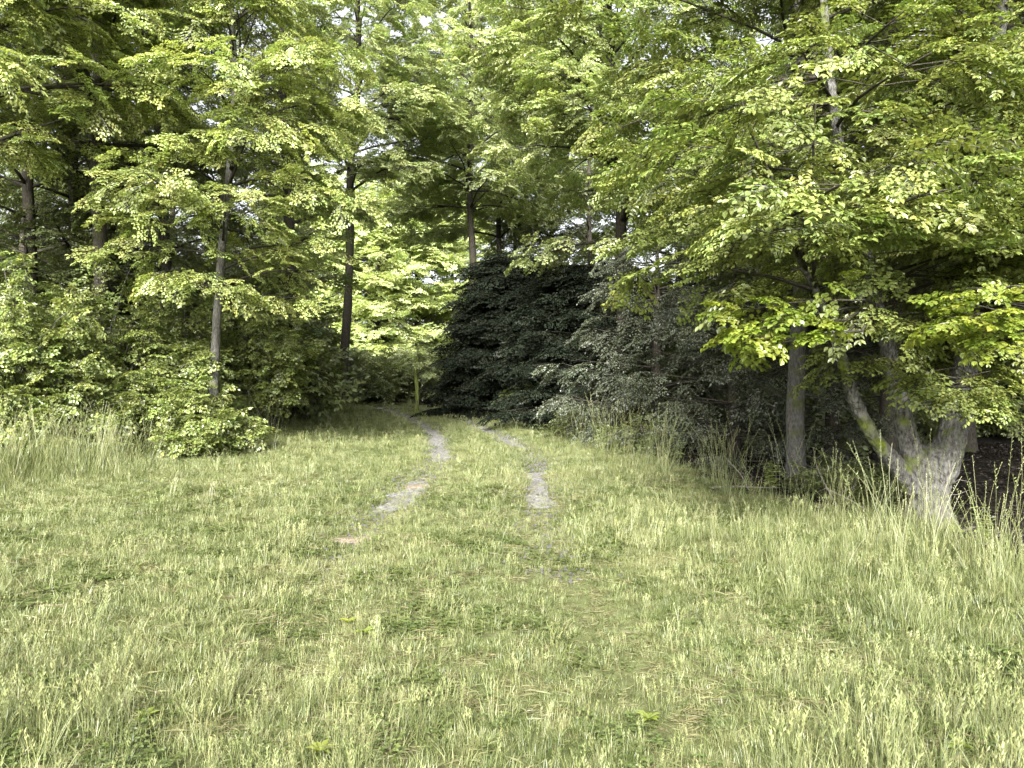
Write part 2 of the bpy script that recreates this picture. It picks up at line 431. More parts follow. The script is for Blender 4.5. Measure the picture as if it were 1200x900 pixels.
def gn(coll):
    t = bpy.data.node_groups.new('scatter_' + coll.name, 'GeometryNodeTree'); t.is_modifier = True
    t.interface.new_socket('Geometry', in_out='INPUT', socket_type='NodeSocketGeometry')
    t.interface.new_socket('Geometry', in_out='OUTPUT', socket_type='NodeSocketGeometry')
    N = t.nodes; L = t.links
    i = N.new('NodeGroupInput'); o = N.new('NodeGroupOutput')
    ci = N.new('GeometryNodeCollectionInfo'); ci.inputs['Collection'].default_value = coll
    ci.inputs['Separate Children'].default_value = True; ci.inputs['Reset Children'].default_value = True
    ip = N.new('GeometryNodeInstanceOnPoints'); ip.inputs['Pick Instance'].default_value = True
    def na(n, ty):
        x = N.new('GeometryNodeInputNamedAttribute'); x.data_type = ty; x.inputs['Name'].default_value = n; return x.outputs[0]
    er = N.new('FunctionNodeEulerToRotation')
    L.new(na('rot', 'FLOAT_VECTOR'), er.inputs[0]); L.new(er.outputs[0], ip.inputs['Rotation'])
    L.new(na('scl', 'FLOAT_VECTOR'), ip.inputs['Scale']); L.new(na('idx', 'INT'), ip.inputs['Instance Index'])
    L.new(i.outputs[0], ip.inputs['Points']); L.new(ci.outputs[0], ip.inputs['Instance']); L.new(ip.outputs[0], o.inputs[0])
    return t
def scatter_mesh(name, P, Rt, Sc, Ix):
    m = bpy.data.meshes.new(name); n = len(P)
    m.vertices.add(n); m.vertices.foreach_set('co', np.asarray(P, np.float32).ravel())
    a = m.attributes.new('rot', 'FLOAT_VECTOR', 'POINT'); a.data.foreach_set('vector', np.asarray(Rt, np.float32).ravel())
    Sc = np.asarray(Sc, np.float32)
    if Sc.ndim == 1: Sc = np.repeat(Sc[:, None], 3, 1)
    a = m.attributes.new('scl', 'FLOAT_VECTOR', 'POINT'); a.data.foreach_set('vector', Sc.ravel())
    a = m.attributes.new('idx', 'INT', 'POINT'); a.data.foreach_set('value', np.asarray(Ix, np.int32))
    return m
def scatter(name, P, Rt, Sc, Ix, group, parent=None):
    o = link(bpy.data.objects.new(name, scatter_mesh(name, P, Rt, Sc, Ix)), parent)
    md = o.modifiers.new('scatter', 'NODES'); md.node_group = group
    o['kind'] = 'stuff'
    return o

SRC = {}
def mk(key, ms): SRC[key] = (gn(source(key, ms)), len(ms))
mk('beech', [spray(M['beech'], 10 + i, .60, .056, .62, tilt=.55) for i in range(5)])
mk('maple', [spray(M['maple'], 20 + i, .60, .064, .8, tilt=.6) for i in range(5)])
mk('dark', [spray(M['dark_leaf'], 30 + i, .62, .075, .6) for i in range(4)])
mk('coarse', [spray(M['dark_leaf'], 35 + i, 1.0, .15, .7, simple=True) for i in range(3)])
mk('light', [spray(M['light'], 15 + i, .60, .056, .62, tilt=.55) for i in range(5)])
mk('pale', [spray(M['pale'], 25 + i, .9, .13, .8, tilt=.6, simple=True) for i in range(4)])
mk('small', [spray(M['small'], 80 + i, .65, .055, .5, drop=.15, tilt=.6, simple=True) for i in range(5)])
mk('black', [spray(M['black'], 90 + i, .75, .075, .5, drop=.15, tilt=.7, simple=True) for i in range(4)])
mk('lime', [spray(M['lime'], 40 + i, .5, .075, .9, tilt=.35) for i in range(4)])
mk('shrub', [spray(M['shrub'], 50 + i, .5, .066, .72, drop=.25, tilt=.75) for i in range(5)])
mk('needle', [needle_spray(M['needle'], 60 + i, .7, .05, .012, .014) for i in range(3)])
mk('yew', [needle_spray(M['yew'], 70 + i, .55, .045, .010, .013) for i in range(4)])

# ------------------------------------------------------------------ trees
def interp_path(pts, t):
    """pts: list of Vector; t 0..1 along"""
    n = len(pts) - 1; s = t * n; i = min(int(s), n - 1); return pts[i].lerp(pts[i + 1], s - i)
def smooth_path(pts, k=4):
    pts = [Vector(p) for p in pts]; out = []
    for i in range(len(pts) - 1):
        p0 = pts[max(i - 1, 0)]; p1 = pts[i]; p2 = pts[i + 1]; p3 = pts[min(i + 2, len(pts) - 1)]
        for j in range(k):
            t = j / k
            out.append(.5 * ((2 * p1) + (p2 - p0) * t + (2 * p0 - 5 * p1 + 4 * p2 - p3) * t * t + (-p0 + 3 * p1 - 3 * p2 + p3) * t ** 3))
    out.append(pts[-1]); return out

class Twigs:
    def __init__(s): s.P = []; s.R = []; s.S = []; s.I = []
    def put(s, p, yaw, pitch, roll, sc, n):
        s.P.append(tuple(p)); s.R.append((roll, pitch, yaw)); s.S.append(sc); s.I.append(random.randrange(n))
    def build(s, name, key, parent): return scatter(name, s.P, s.R, s.S, s.I, SRC[key][0], parent)

def grow_limb(A, T, p0, az, el, ln, r, nsrc, sc=1.0, density=1.0, droop=.5, bare=.25, mess=1.0):
    """one limb: rises at el, levels off, carries side branches with leaf sprays in flat layers"""
    d = Vector((math.cos(az) * math.cos(el), math.sin(az) * math.cos(el), math.sin(el)))
    n = max(4, int(ln / .35)); st = ln / n; p = Vector(p0); pts = [p.copy()]
    for i in range(n):
        d = (d + Vector((rnd(-.13, .13), rnd(-.13, .13), rnd(-.06, .06) - droop * .12 * (1 if d.z > -.15 else 0)))).normalized()
        p = p + d * st; pts.append(p.copy())
        t = (i + 1) / n
        if t > bare:
            for s_ in (1, -1):
                if rnd(0, 1) > .85 * density: continue
                bl = ln * .42 * (1.15 - t) * rnd(.6, 1.3) + .35 * sc
                ba = math.atan2(d.y, d.x) + s_ * rnd(.6, 1.15); be = rnd(-.15, .3)
                q = p.copy(); e = Vector((math.cos(ba) * math.cos(be), math.sin(ba) * math.cos(be), math.sin(be)))
                m_ = max(1, int(bl / (.36 * sc))); bp = [q.copy()]
                for j in range(m_):
                    e = (e + Vector((rnd(-.15, .15), rnd(-.15, .15), rnd(-.1, .06)))).normalized()
                    q = q + e * .36 * sc; bp.append(q.copy())
                    ya = math.atan2(e.y, e.x)
                    if rnd(0, 1) < density:
                        T.put(q + Vector((0, 0, rnd(-.12, .12) * mess)), ya + rnd(-1.1, 1.1), rnd(-.25, .45) + .35 * mess * rnd(-1, 1), rnd(-.6, .6) * mess, sc * rnd(.6, 1.35), nsrc)
                T.put(q, math.atan2(e.y, e.x) + rnd(-.3, .3), rnd(-.3, .6), rnd(-.5, .5) * mess, sc * rnd(.7, 1.25), nsrc)
                A.tube(bp, list(np.linspace(max(.006, r * .3 * (1 - t * .6)), .004, len(bp))), 4, cap=False)
    T.put(p, math.atan2(d.y, d.x), .1, 0, sc, nsrc)
    A.tube(pts, list(np.linspace(r, .007, len(pts))), 6)

def tree(name, loc, path, radii, key, label, seed, group=None, bark='bark_dark', H0=2.5, nlimb=24, reach=3.6, sc=1.0, density=.9,
         azs=None, top=True, cat='tree', flare=1.4, elr=(.15, .7), extra=None, remesh=False, segs=10, topkey=None):
    """path: trunk points relative to the base; limbs leave above H0"""
    random.seed(seed); root = empty(name, loc, label, cat, group)
    pts = smooth_path(path, 5); n = len(pts)
    rr = np.interp(np.linspace(0, 1, n), np.linspace(0, 1, len(radii)), radii)
    A = Acc(); A.tube(pts, [r * (1 + (flare - 1) * math.exp(-max(p.z, 0) / .18)) for r, p in zip(rr, pts)], segs)
    for v_i, v in enumerate(A.v):                                 # uneven bole
        a = (vnoise(v[2] * 2 + v[0] * 3, v[1] * 3, .3, seed) - .5) * rr[min(v_i // segs, n - 1)] * .3
        c = pts[min(v_i // segs, n - 1)]
        dd = Vector(v) - c; dd.z = 0
        if dd.length > 1e-4: A.v[v_i] = tuple(Vector(v) + dd.normalized() * float(a))
    A.obj('trunk', M[bark], root, True)
    B = Acc(); T = Twigs(); Z1 = pts[-1].z; ns = SRC[key][1]
    i = 0
    while i < nlimb:
        z = H0 + (Z1 - H0) * ((i + rnd(0, 1)) / nlimb) ** 1.0
        t = min(range(n), key=lambda k: abs(pts[k].z - z))
        f = (z - H0) / max(.1, Z1 - H0)
        ln = reach * (1 - .55 * f ** 1.6) * rnd(.75, 1.15) * (.75 + .25 * min(1, f * 5))
        az = i * 2.4 + rnd(-.5, .5)
        if azs and rnd(0, 1) < .45: az = rnd(*azs)
        grow_limb(B, T, pts[t], az, rnd(*elr) + .45 * f, ln, max(.015, rr[t] * rnd(.3, .45)), ns, sc, density)
        i += 1
    if extra: extra(B, T, ns)
    b = B.obj('branches', M['bark_dark'], root, True); b['kind'] = 'stuff'
    T.build('crown', key, root)
    return root

def dup(root, name_loc, rz, sc, label=None, group=None):
    r = root.copy(); C.objects.link(r); r.location = name_loc; r.rotation_euler = (0, 0, rz); r.scale = (sc, sc, sc)
    if label: r['label'] = label
    if group: r['group'] = group
    elif 'group' in r: del r['group']
    for ch in list(root.children):
        c = ch.copy(); C.objects.link(c); c.parent = r
    return r

def gx_(px, d): return (px - 600) / F * d
def at(px, d):
    x = gx_(px, d); return (x, d, hz(x, d) - .04)
def ppath(base, d, pix):
    """trunk path from picture rows at distance d, relative to base"""
    return [((px - 600) / F * dd - base[0], dd - base[1], CZ + (HOR - py) / F * dd - base[2]) for px, py, dd in pix]

# --- hero tree on the right, several stems from one bole
def hero():
    d0 = 7.9; b = at(1086, d0); random.seed(5)
    root = empty('beech_tree', b, 'thick pale tree forking low into several mossy stems at the right edge of the grass', 'tree')
    def P(lst): return smooth_path(ppath(b, d0, lst), 4)
    stems = [
        (P([(1086, 630, 7.9), (1087, 600, 7.9), (1088, 570, 7.9), (1089, 545, 7.9), (1089, 530, 7.9), (1090, 520, 7.9)]), [.25, .215, .215, .22, .17, .05]),
        (P([(1070, 575, 7.85), (1056, 552, 7.8), (1029, 518, 7.75), (1010, 487, 7.7), (994, 448, 7.6), (980, 400, 7.4), (945, 320, 7.2), (905, 250, 7.0)]), [.11, .10, .075, .068, .06, .05, .035, .025]),
        (P([(1078, 560, 7.9), (1066, 525, 7.9), (1059, 495, 7.9), (1048, 445, 7.95), (1038, 395, 8.0), (1024, 345, 8.0), (1010, 280, 8.1), (988, 200, 8.2), (972, 90, 8.3), (960, -60, 8.4), (950, -300, 8.6)]), [.16, .13, .10, .09, .08, .075, .07, .06, .05, .045, .03]),
        (P([(1098, 560, 7.9), (1111, 525, 7.9), (1122, 490, 7.9), (1131, 430, 7.95), (1138, 390, 8.0), (1150, 310, 8.0), (1160, 210, 8.1), (1166, 100, 8.2), (1175, -60, 8.3), (1190, -400, 8.4)]), [.18, .16, .135, .12, .11, .10, .09, .08, .07, .04]),
    ]
    A = Acc()
    for pts, rad in stems:
        rr = np.interp(np.linspace(0, 1, len(pts)), np.linspace(0, 1, len(rad)), rad)
        A.tube(pts, list(rr), 14)
    for k in range(7):                                            # root flare
        a = k * .9 + .2; c = Vector((.02, 0, 0))
        A.tube([c + Vector((math.cos(a) * .12, math.sin(a) * .12, .35)), c + Vector((math.cos(a) * .20, math.sin(a) * .20, .10)), c + Vector((math.cos(a) * .40, math.sin(a) * .40, -.12))], [.08, .09, .06], 8)
    o = A.obj('trunk', M['bark'], root, True)
    rm = o.modifiers.new('join', 'REMESH'); rm.mode = 'VOXEL'; rm.voxel_size = .014; rm.use_smooth_shade = True
    sm = o.modifiers.new('soft', 'SMOOTH'); sm.iterations = 14; sm.factor = .6
    tx = bpy.data.textures.new('bark_lumps', 'CLOUDS'); tx.noise_scale = .07; tx.noise_depth = 5
    dm = o.modifiers.new('lumps', 'DISPLACE'); dm.texture = tx; dm.strength = .05; dm.texture_coords = 'LOCAL'
    B = Acc(); T = Twigs(); ns = SRC['beech'][1]
    for si, (pts, rad) in enumerate(stems[1:]):
        n = len(pts)
        for k in range((20, 56, 66)[si]):
            t = rnd(.30, 1.0); j = int(t * (n - 1))
            p = pts[j]
            if p.z < 2.35 and (k % 4 or p.z < 1.75): continue
            az = rnd(0, 6.283)
            if rnd(0, 1) < .5: az = rnd(-math.pi, 0)
            grow_limb(B, T, p, az, rnd(.25, .8) if 2.35 < p.z < 2.9 else rnd(-.05, .55), rnd(.9, 2.5) * (.35 if p.z < 2.35 else 1), .022, ns, .85, .75, droop=.6, bare=.15)
    # the leafy clump in front of the fork
    for k in range(7):
        p = Vector(ppath(b, d0, [(1105 + rnd(-25, 25), 455 + rnd(-15, 15), 7.6)])[0])
        grow_limb(B, T, p, rnd(-2.8, -.3), rnd(-.2, .3), rnd(.2, .4), .008, ns, .6, .5, bare=.1)
    bb = B.obj('branches', M['bark_dark'], root, True); bb['kind'] = 'stuff'
    T.build('crown', 'beech', root)
    # sprays of lime green leaves set forward of the stems
    T2 = Twigs(); B2 = Acc()
    for (px, py, dd, ln, az) in ((1005, 352, 5.9, .8, 3.3), (990, 375, 5.8, .7, 3.0), (985, 398, 5.8, .55, 3.4), (1010, 388, 5.9, .7, 3.2), (965, 368, 5.8, .5, 3.1),
                                 (1225, 335, 5.8, .55, 3.2), (1230, 360, 5.7, .6, 3.0), (1230, 385, 5.7, .4, 3.3), (1215, 362, 5.8, .3, 2.9)):
        p = Vector(ppath(b, d0, [(px, py, dd)])[0]); q0 = Vector(ppath(b, d0, [(1031, 372, 8.0) if px < 1100 else (1141, 372, 8.0)])[0])
        B2.tube(smooth_path([q0, q0.lerp(p, .5) + Vector((0, 0, .08)), p], 3), list(np.linspace(.016, .009, 7)), 5)
        grow_limb(B2, T2, p, az, rnd(-.1, .1), ln, .008, SRC['lime'][1], .55, .8, bare=.05)
    T2.build('young_leaves', 'lime', root)
    x = B2.obj('twigs', M['bark_dark'], root, True); x['kind'] = 'stuff'
hero()

# --- second tree on the right: straight slimmer trunk
b = at(933, 11.3)
def thin_branches(B, T, ns):
    for pix in ([(925, 205, 11.2), (905, 190, 10.9), (890, 170, 10.6), (862, 120, 10.2), (843, 78, 9.9)],
                [(925, 208, 11.2), (905, 198, 10.8), (880, 187, 10.4), (850, 175, 10.1), (822, 160, 9.9)],
                [(930, 120, 11.2), (960, 90, 11), (990, 40, 10.8)]):
        B.tube(smooth_path(ppath(b, 0, pix), 3), list(np.linspace(.035, .01, (len(pix) - 1) * 3 + 1)), 6)
tree('slender_tree', b, ppath(b, 11.3, [(934, 572, 11.3), (932, 520, 11.3), (933, 450, 11.3), (938, 350, 11.4), (942, 250, 11.4), (934, 120, 11.4), (930, -50, 11.4), (925, -350, 11.4)]),
     [.16, .135, .125, .115, .10, .085, .07, .05], 'beech', 'straight grey trunk with leafy crown just left of the forked pale tree', 11, bark='bark_grey', H0=3.7, nlimb=36, reach=3.6,
     azs=(-math.pi * .95, -math.pi * .35), extra=thin_branches)

def straight(h, lean=(0, 0), wob=.25, seed=0):
    random.seed(seed)
    return [(0, 0, -.1)] + [(lean[0] * t + rnd(-wob, wob) * t, lean[1] * t + rnd(-wob, wob) * t, h * t) for t in (.12, .3, .5, .7, .88, 1)]

# --- broad trees standing behind the dark conifers
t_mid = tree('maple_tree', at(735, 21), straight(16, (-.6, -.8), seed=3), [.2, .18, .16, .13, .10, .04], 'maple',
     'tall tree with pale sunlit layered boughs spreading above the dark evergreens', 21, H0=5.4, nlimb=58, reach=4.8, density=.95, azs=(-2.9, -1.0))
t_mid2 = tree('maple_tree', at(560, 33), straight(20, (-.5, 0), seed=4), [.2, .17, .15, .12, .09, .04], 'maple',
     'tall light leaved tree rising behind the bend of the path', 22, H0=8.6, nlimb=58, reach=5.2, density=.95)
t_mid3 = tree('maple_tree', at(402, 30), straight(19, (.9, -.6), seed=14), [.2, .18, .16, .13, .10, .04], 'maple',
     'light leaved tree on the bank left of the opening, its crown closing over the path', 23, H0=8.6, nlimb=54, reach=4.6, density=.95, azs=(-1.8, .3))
# --- left side
b = at(250, 15)
t_l1 = tree('slender_tree', b, ppath(b, 15, [(250, 535, 15), (250, 470, 15), (254, 385, 15), (260, 300, 15), (268, 220, 15), (276, 110, 15), (272, 0, 15), (270, -200, 15), (262, -420, 15)]),
     [.12, .095, .088, .082, .076, .07, .06, .05, .03], 'light', 'slim tree with a pale trunk rising out of the bushes on the left', 31, bark='bark_grey', H0=3.1, nlimb=66, reach=2.6, azs=(-1.5, .2),
     extra=lambda B, T, ns: [grow_limb(B, T, Vector((rnd(-.05, .05), 0, z)), rnd(-2.6, -.3), rnd(-.1, .4), rnd(.8, 1.7), .02, ns, 1.0, .9) for z in (3.2, 3.5, 3.9, 4.2, 4.6, 4.9, 5.2, 5.5, 5.8)])
b = at(350, 21)
t_l2 = tree('slender_tree', b, ppath(b, 21, [(352, 505, 21), (346, 430, 21), (343, 350, 21), (336, 200, 21), (330, 50, 21), (335, -160, 21)]),
     [.19, .17, .15, .13, .10, .04], 'dark', 'dark trunked tree to the left of the opening over the path', 32, H0=3.2, nlimb=46, reach=1.9)
t_l3 = tree('broadleaf_tree', at(120, 17), straight(14.5, (.3, -.5), seed=8), [.2, .17, .15, .12, .09, .04], 'light',
     'leafy tree over the dark hollow at the upper left', 33, H0=6.4, nlimb=52, reach=4.2, azs=(-2.6, -.4))
t_l4 = tree('broadleaf_tree', at(-60, 13.5), straight(11, (.5, -.3), seed=9), [.2, .17, .15, .12, .09, .04], 'light',
     'leafy tree at the far left edge behind the bushes', 34, H0=5.4, nlimb=42, reach=3.6, azs=(-1.6, .6))
# --- right side, deeper
t_r3 = tree('broadleaf_tree', at(1040, 13.5), straight(12, (.2, -.3), seed=10), [.2, .17, .15, .12, .09, .04], 'dark',
     'dark leaved tree standing behind the forked pale tree', 35, H0=3.0, nlimb=40, reach=3.8)
t_r4 = tree('broadleaf_tree', at(1250, 11.5), straight(12, (-.2, -.3), seed=12), [.22, .19, .16, .12, .09, .04], 'dark',
     'dark leaved tree at the right edge beyond the forked pale tree', 36, H0=2.6, nlimb=38, reach=3.8)

# --- conifers
def conifer(name, loc, h, rad, key, label, seed, zlow=.15, sc=1.0, nper=9, bark='bark_dark', step=.34, droop=.25, shape=.6, dens=1.0):
    random.seed(seed); root = empty(name, loc, label, 'evergreen tree')
    A = Acc(); A.tube([(0, 0, -.1), (0, 0, h * .5), (0, 0, h)], [.16, .11, .02], 8); A.obj('trunk', M[bark], root, True)
    B = Acc(); T = Twigs(); ns = SRC[key][1]; z = zlow; k = 0
    while z < h - .2:
        f = z / h; R_ = rad * (1 - f) ** shape * min(1, .75 + f * 3)
        for i in range(nper):
            az = k * .7 + i * 6.283 / nper + rnd(-.3, .3); L_ = R_ * rnd(.7, 1.12)
            n = max(2, int(L_ / .38)); p = Vector((0, 0, z + rnd(-.15, .15))); e0 = rnd(.1, .35)
            pts = [p.copy()]
            for j in range(n):
                t = (j + 1) / n; el = e0 - droop * 2.2 * t + .25 * t * t
                d = Vector((math.cos(az) * math.cos(el), math.sin(az) * math.cos(el), math.sin(el)))
                p = p + d * (L_ / n); pts.append(p.copy())
                if p.z < .02: p.z = .05
                if t > .2 and rnd(0, 1) < dens:
                    for s_ in ((0, 1, -1) if t > .45 else (1, -1)):
                        T.put(p, az + s_ * rnd(.5, 1.0), rnd(-.05, .35), rnd(-.3, .3), sc * rnd(.75, 1.3), ns)
            B.tube(pts, list(np.linspace(.03, .006, len(pts))), 4, cap=False)
        z += step * rnd(.8, 1.2); k += 1
    b_ = B.obj('branches', M[bark], root, True); b_['kind'] = 'stuff'
    T.build('crown', key, root)
    return root
conifer('yew_tree', at(606, 30), 7.0, 3.5, 'black', 'broad almost black evergreen filling the bend to the right of the path', 41, nper=12, sc=1.2, zlow=.1, shape=.42)
conifer('yew_tree', at(690, 23), 5.6, 2.8, 'black', 'second dark evergreen, lower and nearer than the broad black one', 42, nper=10, sc=1.0, shape=.45)
conifer('holly_tree', at(770, 18), 5.4, 2.7, 'small', 'loose dark small leaved tree over the middle of the right border', 43, nper=6, sc=1.0, step=.5, shape=.45, dens=.75, droop=.12)
conifer('holly_tree', at(860, 14.6), 4.0, 2.3, 'small', 'loose dark small leaved tree left of the slim grey trunk', 44, nper=6, sc=.9, step=.5, shape=.45, dens=.7, droop=.1)
conifer('holly_tree', at(975, 14.5), 3.6, 1.9, 'small', 'loose dark small leaved tree between the slim grey trunk and the forked tree', 45, nper=6, sc=.9, step=.5, shape=.45, dens=.7, droop=.1)

# --- shrubs
def shrub(name, loc, h, rad, key, label, seed, n=60, sc=.9, cat='bush', group=None):
    random.seed(seed); root = empty(name, loc, label, cat, group)
    B = Acc(); T = Twigs(); ns = SRC[key][1]
    for i in range(n):
        az = rnd(0, 6.283); lob = 1 + .35 * math.sin(az * 3 + seed) + .2 * math.sin(az * 5 + seed * 2); r1 = rad * math.sqrt(rnd(.1, 1)) * .85 * lob; top = h * (1 - .45 * min(1, r1 / rad) ** 2) * rnd(.3, 1.08)
        p0 = Vector((rnd(-.25, .25) * rad, rnd(-.25, .25) * rad, 0)); p3 = Vector((math.cos(az) * r1, math.sin(az) * r1, top))
        pts = [p0, p0.lerp(p3, .4) + Vector((0, 0, top * .15)), p0.lerp(p3, .75) + Vector((0, 0, top * .12)), p3]
        pts = smooth_path(pts, 3)
        B.tube(pts, list(np.linspace(.016, .005, len(pts))), 4, cap=False)
        for j in range(3, len(pts)):
            for _ in range(2):
                T.put(pts[j], az + rnd(-1.6, 1.6), rnd(-.7, .7), rnd(-.7, .7), sc * rnd(.7, 1.2), ns)
    b_ = B.obj('stems', M['bark_grey'], root, True); b_['kind'] = 'stuff'
    T.build('leaves', key, root); return root
shrub('hazel_bush', at(15, 13.8), 3.9, 1.9, 'shrub', 'broad leaved bush with pale green leaves at the far left', 51, 70)
shrub('hazel_bush', at(118, 15.0), 4.1, 2.0, 'shrub', 'tall rounded bush between the far left bush and the pale slim trunk', 52, 70)
shrub('hazel_bush', at(208, 16.2), 3.5, 1.6, 'shrub', 'low leafy bush at the foot of the pale slim trunk', 53, 60)
shrub('hazel_bush', at(298, 18.0), 3.6, 1.7, 'shrub', 'leafy bush between the pale slim trunk and the dark trunk on the left', 54, 55)
shrub('hazel_bush', at(150, 15.0), 2.0, 1.4, 'shrub', 'chest high leafy bush standing forward of the others left of the pale slim trunk', 55, 46, .85)
shrub('hazel_bush', at(236, 14.4), 1.35, 1.0, 'shrub', 'waist high leafy bush hiding the foot of the pale slim trunk', 56, 44, .85)
shrub('hazel_bush', at(60, 13.6), 1.4, 1.1, 'shrub', 'low leafy bush in front of the tall grass gap at the far left', 63, 40, .85)
shrub('holly_bush', at(322, 26), 2.4, 1.6, 'dark', 'dark bush beside the path where it leaves the clearing', 57, 60, 1.1)
shrub('holly_bush', at(450, 44), 2.8, 3.2, 'dark', 'wide dark bush closing the end of the path under the pale trees', 58, 80, 1.6)
bush_far = shrub('holly_bush', at(395, 41), 2.6, 2.6, 'dark', 'dark bush left of the wide one at the end of the path', 59, 70, 1.5)
shrub('bramble_bush', at(745, 15.5), .7, .8, 'dark', 'low bramble at the foot of the grey sprayed evergreen', 60, 26, .6)
shrub('bramble_bush', at(690, 20), .8, .9, 'dark', 'low bramble on the border below the black evergreens', 61, 26, .7)
shrub('bramble_bush', at(1010, 10), .7, .8, 'dark', 'low bramble in the shade between the slim grey trunk and the forked tree', 62, 24, .6)

# --- small mossy trunk by the path
b = at(488, 31)
tree('sapling', b, ppath(b, 31, [(488, 485, 31), (489, 460, 31), (487, 435, 31), (490, 415, 31), (488, 395, 31)]), [.10, .09, .08, .05, .02], 'maple',
     'short mossy sapling standing right beside the end of the path', 37, bark='moss', H0=1.6, nlimb=9, reach=.5, sc=.7)

# --- trees of the wood behind (copies)
far_light = [(440, 78, 1.0), (392, 80, 1.05), (490, 82, 1.05), (345, 90, 1.1), (530, 92, 1.2)]
lab_light = ['pale green tree in full light in the middle of the opening beyond the path', 'pale green tree behind the left half of the opening',
             'pale green tree behind the right half of the opening', 'pale green tree far off, mostly hidden by the dark trunked tree', 'pale green tree far off, mostly hidden by the black evergreen']
for k, ((px, d, s), lb_) in enumerate(zip(far_light, lab_light)):
    x_ = gx_(px, d)
    if k == 0:
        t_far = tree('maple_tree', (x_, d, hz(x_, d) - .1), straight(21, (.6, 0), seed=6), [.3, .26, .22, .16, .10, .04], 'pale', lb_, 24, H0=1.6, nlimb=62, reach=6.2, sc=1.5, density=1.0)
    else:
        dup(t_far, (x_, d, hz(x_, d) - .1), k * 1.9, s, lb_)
deep = [(-250, 20), (-120, 24), (20, 23), (60, 30), (150, 26), (210, 36), (250, 29), (300, 38), (-20, 38),
        (650, 40), (700, 34), (790, 27), (850, 33), (880, 22), (960, 28), (1010, 20), (1080, 25), (1130, 18), (1200, 23), (1290, 17), (1400, 20), (1340, 12), (820, 42), (950, 38), (1120, 34),
        (100, 20), (600, 46), (1300, 28)]
for px, d, s_, lb_ in ((590, 39, 1.0, 'tall light tree straight behind the broad black evergreen'), (640, 41, 1.05, 'tall light tree behind the black evergreen, its crown at the upper middle')):
    dup(t_mid2, (gx_(px, d), d, hz(gx_(px, d), d) - .1), px * .31, s_, lb_)
for px, d, lb_ in ((45, 18.5, 'dark crowned tree in the hollow behind the far left bush'), (130, 19.5, 'dark crowned tree in the hollow behind the tall rounded bush'), (205, 19, 'dark crowned tree just behind the pale slim trunk')):
    dup(t_l2, (gx_(px, d), d, hz(gx_(px, d), d) - .1), px * .31, .95, lb_)
protos = [t_r3, t_l2, t_r4]
for i, (px, d) in enumerate(deep):
    left = px < 500
    x = gx_(px, d)
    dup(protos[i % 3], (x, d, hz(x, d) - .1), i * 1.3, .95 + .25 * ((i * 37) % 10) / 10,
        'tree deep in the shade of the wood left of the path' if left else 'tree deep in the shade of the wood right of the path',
        'trees deep in the wood on the left' if left else 'trees deep in the wood on the right')

# --- undergrowth closing the view under the crowns
for i, (px, d, s_) in enumerate([(-90, 21, 1.5), (-20, 20, 1.4), (50, 22, 1.6), (120, 21, 1.5), (180, 23, 1.5), (235, 21, 1.4), (270, 25, 1.5), (275, 29, 1.6), (90, 30, 2.2), (200, 33, 2.4), (270, 38, 2.0), (0, 30, 2.2), (-110, 30, 2.2), (360, 46, 1.3)]):
    dup(bush_far, (gx_(px, d), d, hz(gx_(px, d), d) - .1), i * 1.7, s_, 'shadowy undergrowth bush standing deep behind the left bushes', 'undergrowth deep behind the left bushes')
for i, (px, d, s_) in enumerate([(700, 31, 1.8), (770, 25, 1.5), (840, 21, 1.2), (890, 30, 2.0), (960, 20, 1.2), (1010, 26, 1.7), (1070, 24, 1.4), (1120, 27, 1.6), (1180, 25, 1.5), (1240, 27, 1.7), (1330, 24, 1.5), (800, 38, 2.4), (950, 36, 2.4), (1100, 34, 2.4), (1250, 32, 2.4), (1380, 24, 1.8), (640, 42, 2.0), (530, 50, 1.3), (590, 46, 1.5)]):
    dup(bush_far, (gx_(px, d), d, hz(gx_(px, d), d) - .1), i * 1.7, s_, 'shadowy undergrowth bush standing deep behind the right border', 'undergrowth deep behind the right border')

# ------------------------------------------------------------------ grass
mk('grass', [tuft(100 + i, 34, .065, .06, GREEN, PALE, .0042, 1.1, dry=.06) for i in range(4)] +          # 0-3 short green
            [tuft(110 + i, 30, .075, .065, PALE, DRY, .004, 1.1, dry=.25) for i in range(3)] +     # 4-6 pale
            [tuft(120 + i, 34, .30, .09, GREEN, PALE, .006, .9, heads=2, dry=.2) for i in range(3)] +  # 7-9 long
            [tuft(130 + i, 26, .08, .06, DEEP, GREEN, .006, .6, dry=.03) for i in range(2)] +   # 10-11 deep green
            [tuft(140 + i, 20, .12, .06, GREEN, PALE, .0045, .8, heads=4, dry=.2) for i in range(2)] +    # 12-13 seed heads
            [clover(150), clover(151), thatch(152), thatch(153)] +                                # 14-17
            [tuft(160 + i, 5, .45, .10, GREEN, PALE, .006, .5, heads=6, dry=.2) for i in range(2)])   # 18-19 stalks
#                                   # 14-17

